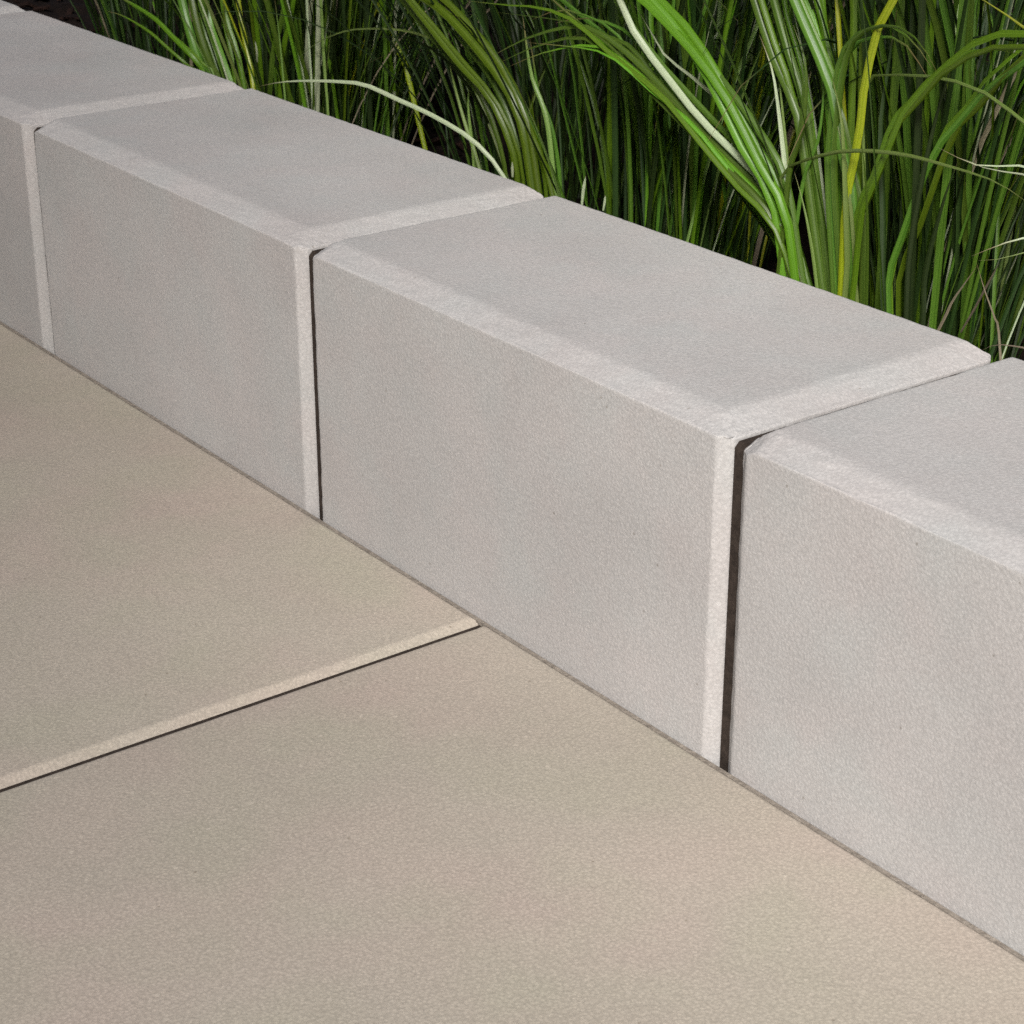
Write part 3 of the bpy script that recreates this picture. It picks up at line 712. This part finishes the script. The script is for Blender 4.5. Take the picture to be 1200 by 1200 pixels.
('C2','Y',0.0054,[(-0.625,0.300,0.055),(-0.640,0.300,0.091),(-0.654,0.300,0.125),(-0.662,0.300,0.135),(-0.671,0.300,0.149),(-0.681,0.300,0.157),(-0.692,0.300,0.164),(-0.710,0.300,0.176),(-0.738,0.299,0.190),(-0.769,0.296,0.200),(-0.800,0.292,0.204),(-0.832,0.286,0.203)]),
('C2','P',0.0036,[(-0.388,0.208,0.055),(-0.418,0.208,0.113),(-0.425,0.203,0.124),(-0.437,0.199,0.133),(-0.453,0.195,0.139),(-0.474,0.191,0.144),(-0.495,0.186,0.148),(-0.522,0.182,0.152),(-0.542,0.178,0.151),(-0.577,0.173,0.146),(-0.602,0.169,0.141),(-0.619,0.165,0.136)]),
('C2','L',0.0027,[(-0.410,0.225,0.055),(-0.440,0.225,0.110),(-0.465,0.223,0.151),(-0.484,0.222,0.173),(-0.512,0.220,0.178),(-0.540,0.218,0.178),(-0.575,0.217,0.173),(-0.597,0.215,0.168),(-0.627,0.213,0.156),(-0.647,0.212,0.143),(-0.662,0.210,0.130)]),
('C2','O',0.0039,[(-0.356,0.210,0.055),(-0.378,0.210,0.118),(-0.383,0.207,0.135),(-0.388,0.205,0.147),(-0.387,0.203,0.159),(-0.385,0.200,0.167)]),
('C2','O',0.0032,[(-0.383,0.215,0.055),(-0.389,0.215,0.115),(-0.391,0.211,0.134),(-0.391,0.208,0.148),(-0.387,0.204,0.161),(-0.381,0.200,0.171)]),
('C2','O',0.0035,[(-0.391,0.222,0.055),(-0.393,0.222,0.113),(-0.394,0.217,0.128),(-0.393,0.213,0.139),(-0.388,0.209,0.150),(-0.382,0.204,0.157)]),
('C2','L',0.0040,[(-0.383,0.225,0.055),(-0.393,0.225,0.110),(-0.400,0.224,0.149),(-0.412,0.223,0.170),(-0.415,0.221,0.190),(-0.417,0.220,0.205)]),
('C2','G',0.0035,[(-0.392,0.235,0.055),(-0.400,0.235,0.107),(-0.405,0.232,0.141),(-0.415,0.230,0.160),(-0.417,0.228,0.177),(-0.418,0.226,0.191)]),
('C2','P',0.0023,[(-0.337,0.200,0.117),(-0.336,0.200,0.125),(-0.334,0.200,0.134)]),
('C2','P',0.0020,[(-0.400,0.200,0.119),(-0.400,0.200,0.123),(-0.400,0.200,0.128)]),
('C2','P',0.0019,[(-0.319,0.200,0.118),(-0.318,0.200,0.122),(-0.317,0.200,0.127)]),
('C2','L',0.0031,[(-0.424,0.215,0.055),(-0.454,0.215,0.114),(-0.465,0.214,0.135),(-0.473,0.213,0.154),(-0.475,0.211,0.166),(-0.476,0.210,0.176)]),
('C2','L',0.0025,[(-0.455,0.215,0.055),(-0.458,0.215,0.113),(-0.460,0.213,0.144),(-0.458,0.212,0.157),(-0.453,0.210,0.165)]),
('C2','S',0.0020,[(-0.410,0.300,0.102),(-0.401,0.300,0.113),(-0.393,0.300,0.123),(-0.386,0.300,0.133)]),
('C1','P',0.0046,[(-0.647,0.220,0.055),(-0.641,0.220,0.103),(-0.639,0.220,0.123),(-0.637,0.220,0.148),(-0.634,0.220,0.171),(-0.632,0.220,0.193),(-0.627,0.218,0.224),(-0.622,0.215,0.256),(-0.616,0.210,0.286),(-0.609,0.202,0.317)]),
('C1','L',0.0034,[(-0.630,0.221,0.055),(-0.629,0.221,0.105),(-0.629,0.220,0.127),(-0.629,0.219,0.153),(-0.628,0.218,0.177),(-0.628,0.217,0.200),(-0.626,0.214,0.232),(-0.625,0.208,0.264),(-0.624,0.201,0.295),(-0.622,0.190,0.325)]),
('C1','P',0.0053,[(-0.713,0.250,0.055),(-0.703,0.250,0.110),(-0.697,0.250,0.145),(-0.692,0.250,0.170),(-0.688,0.250,0.193),(-0.682,0.248,0.224),(-0.674,0.245,0.255),(-0.666,0.240,0.285),(-0.656,0.232,0.315)]),
('C1','P',0.0044,[(-0.718,0.255,0.055),(-0.699,0.255,0.110),(-0.689,0.253,0.140),(-0.680,0.250,0.162),(-0.671,0.248,0.181)]),
('C1','S',0.0040,[(-0.761,0.350,0.055),(-0.791,0.350,0.100),(-0.806,0.350,0.122),(-0.814,0.350,0.141),(-0.823,0.350,0.155),(-0.841,0.349,0.181),(-0.863,0.345,0.205),(-0.886,0.340,0.225),(-0.913,0.334,0.243)]),
('C1','O',0.0050,[(-0.759,0.210,0.055),(-0.772,0.210,0.109),(-0.774,0.207,0.116),(-0.779,0.203,0.124),(-0.798,0.200,0.134),(-0.817,0.197,0.144),(-0.849,0.193,0.152),(-0.868,0.190,0.155)]),
('C1','O',0.0030,[(-0.788,0.215,0.055),(-0.791,0.215,0.105),(-0.791,0.210,0.111),(-0.795,0.205,0.117),(-0.810,0.200,0.126),(-0.825,0.196,0.134),(-0.852,0.191,0.141),(-0.868,0.186,0.143)]),
('C1','O',0.0028,[(-0.731,0.211,0.055),(-0.761,0.211,0.111),(-0.768,0.209,0.117),(-0.778,0.206,0.124),(-0.803,0.204,0.133),(-0.828,0.201,0.142),(-0.868,0.199,0.150),(-0.894,0.197,0.153)]),
('C1','G',0.0088,[(-0.746,0.215,0.055),(-0.776,0.215,0.105),(-0.791,0.216,0.115),(-0.806,0.218,0.134),(-0.817,0.219,0.155),(-0.822,0.220,0.178),(-0.831,0.220,0.208),(-0.841,0.220,0.239),(-0.853,0.217,0.268),(-0.867,0.212,0.297)]),
('C1','G',0.0073,[(-0.735,0.217,0.055),(-0.765,0.217,0.106),(-0.782,0.219,0.117),(-0.799,0.221,0.137),(-0.812,0.224,0.158),(-0.819,0.226,0.182),(-0.831,0.228,0.212),(-0.844,0.228,0.241),(-0.859,0.228,0.269),(-0.877,0.225,0.295)]),
('C1','O',0.0051,[(-0.747,0.218,0.055),(-0.777,0.218,0.104),(-0.795,0.221,0.112),(-0.813,0.223,0.129),(-0.827,0.226,0.148),(-0.836,0.229,0.169),(-0.850,0.232,0.198),(-0.866,0.234,0.225),(-0.885,0.235,0.251),(-0.907,0.235,0.274)]),
('C1','G',0.0082,[(-0.761,0.230,0.055),(-0.784,0.230,0.101),(-0.794,0.230,0.121),(-0.805,0.230,0.137),(-0.806,0.230,0.155),(-0.804,0.230,0.179),(-0.802,0.228,0.211),(-0.798,0.225,0.243),(-0.794,0.220,0.274),(-0.790,0.212,0.305)]),
('C1','B',0.0070,[(-0.746,0.232,0.055),(-0.776,0.232,0.102),(-0.791,0.233,0.121),(-0.806,0.235,0.136),(-0.813,0.236,0.152),(-0.816,0.237,0.176),(-0.820,0.238,0.207),(-0.825,0.237,0.239),(-0.832,0.234,0.270),(-0.839,0.229,0.301)]),
('C1','G',0.0062,[(-0.796,0.235,0.055),(-0.809,0.235,0.096),(-0.815,0.234,0.119),(-0.823,0.234,0.138),(-0.821,0.233,0.159),(-0.815,0.232,0.186),(-0.808,0.229,0.217),(-0.799,0.224,0.247),(-0.789,0.217,0.277),(-0.777,0.207,0.305)]),
('C1','Y',0.0048,[(-0.674,0.210,0.055),(-0.704,0.210,0.109),(-0.709,0.212,0.116),(-0.718,0.214,0.136),(-0.727,0.216,0.150),(-0.734,0.218,0.167),(-0.737,0.220,0.189),(-0.743,0.222,0.221),(-0.750,0.223,0.252),(-0.758,0.222,0.283),(-0.767,0.220,0.313)]),
('C1','O',0.0055,[(-0.720,0.220,0.055),(-0.736,0.220,0.108),(-0.743,0.220,0.130),(-0.755,0.220,0.149),(-0.760,0.220,0.163),(-0.761,0.220,0.186),(-0.762,0.218,0.218),(-0.764,0.215,0.250),(-0.766,0.210,0.281),(-0.768,0.202,0.312)]),
('C1','O',0.0046,[(-0.721,0.221,0.055),(-0.737,0.221,0.108),(-0.742,0.220,0.126),(-0.752,0.219,0.141),(-0.755,0.218,0.152),(-0.754,0.218,0.171)]),
('C1','O',0.0041,[(-0.744,0.223,0.055),(-0.754,0.223,0.105),(-0.758,0.224,0.125),(-0.767,0.225,0.142),(-0.768,0.226,0.154),(-0.767,0.227,0.175),(-0.764,0.227,0.207),(-0.761,0.226,0.238),(-0.757,0.224,0.270),(-0.752,0.219,0.301)]),
('C1','G',0.0059,[(-0.733,0.230,0.055),(-0.719,0.230,0.104),(-0.711,0.230,0.135),(-0.697,0.230,0.160),(-0.687,0.230,0.184),(-0.671,0.229,0.212),(-0.654,0.225,0.238),(-0.634,0.220,0.263),(-0.611,0.213,0.284)]),
('C1','O',0.0052,[(-0.722,0.235,0.055),(-0.713,0.235,0.104),(-0.708,0.235,0.131),(-0.699,0.236,0.152),(-0.692,0.237,0.172)]),
('C1','O',0.0045,[(-0.729,0.237,0.055),(-0.716,0.237,0.103),(-0.708,0.236,0.136),(-0.695,0.236,0.162),(-0.684,0.235,0.188),(-0.670,0.232,0.216),(-0.653,0.228,0.243),(-0.635,0.221,0.268),(-0.613,0.212,0.290)]),
('C1','P',0.0023,[(-0.690,0.205,0.134),(-0.690,0.205,0.141),(-0.691,0.205,0.148)])]
def heroes_of(c):
    return [(m, w_, p) for cc, m, w_, p in HERO if cc == c]

# front row, close behind the kerb
clump(-.700, .258, 235, .060, 'upright grass clump at the far left behind the kerb joint, yellow blade in its middle', 101, 1.0, heroes_of('C1'), front=True, n_long=40, fresh=0.65)
clump(-.345, .262, 200, .060, 'green grass clump behind the middle kerb joint, one pale blade arching left', 102, 1.0, heroes_of('C2'), front=True, n_long=40, fresh=0.65)
clump(-.148, .262, 220, .050, 'large bright grass clump with long blades sweeping left and an upright yellow blade', 103, 1.05, heroes_of('C3'), front=True, n_long=45, fresh=0.35)
clump(.095, .262, 200, .055, 'grass clump at the right edge of the picture with pale thin tips reaching left', 104, 1.0, heroes_of('C5'), front=True, n_long=45, fresh=0.35)
# behind
DEEP = 'dark grass clump deep in the bed, hidden behind the nearer clumps'
REAR = [
    (-.500, .315, 'dark grass clump filling the gap left of the clump with the arching pale blade'),
    (-.225, .42, 'dark grass clump in the second row, left of the large swept clump, behind bare soil'),
    (-.03, .46, 'dark grass clump in the second row directly behind the large bright swept clump'),
    (-.86, .37, 'dark grass clump in the second row behind the upright clump at the far left'),
    (-.42, .46, 'dark grass clump in the second row behind the clump with the arching pale blade'),
    (-.965, .295, 'dark grass clump next to the kerb at the top left corner of the picture'),
    (-.70, .50, 'dark grass clump in the third row, above the far left clump'),
    (.17, .45, 'dark grass clump in the second row behind the clump at the right edge'),
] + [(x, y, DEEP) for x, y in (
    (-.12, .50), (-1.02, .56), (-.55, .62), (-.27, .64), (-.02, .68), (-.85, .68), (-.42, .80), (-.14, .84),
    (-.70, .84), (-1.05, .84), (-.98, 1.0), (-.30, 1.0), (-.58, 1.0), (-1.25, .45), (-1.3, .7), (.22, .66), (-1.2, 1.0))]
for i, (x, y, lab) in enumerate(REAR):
    clump(x, y, 140 if i < 8 else 120, .07, lab, 200 + i, 1.05, dark=.85)  # dark skips lighter leaves, so leaf colour carries the rear rows' shade
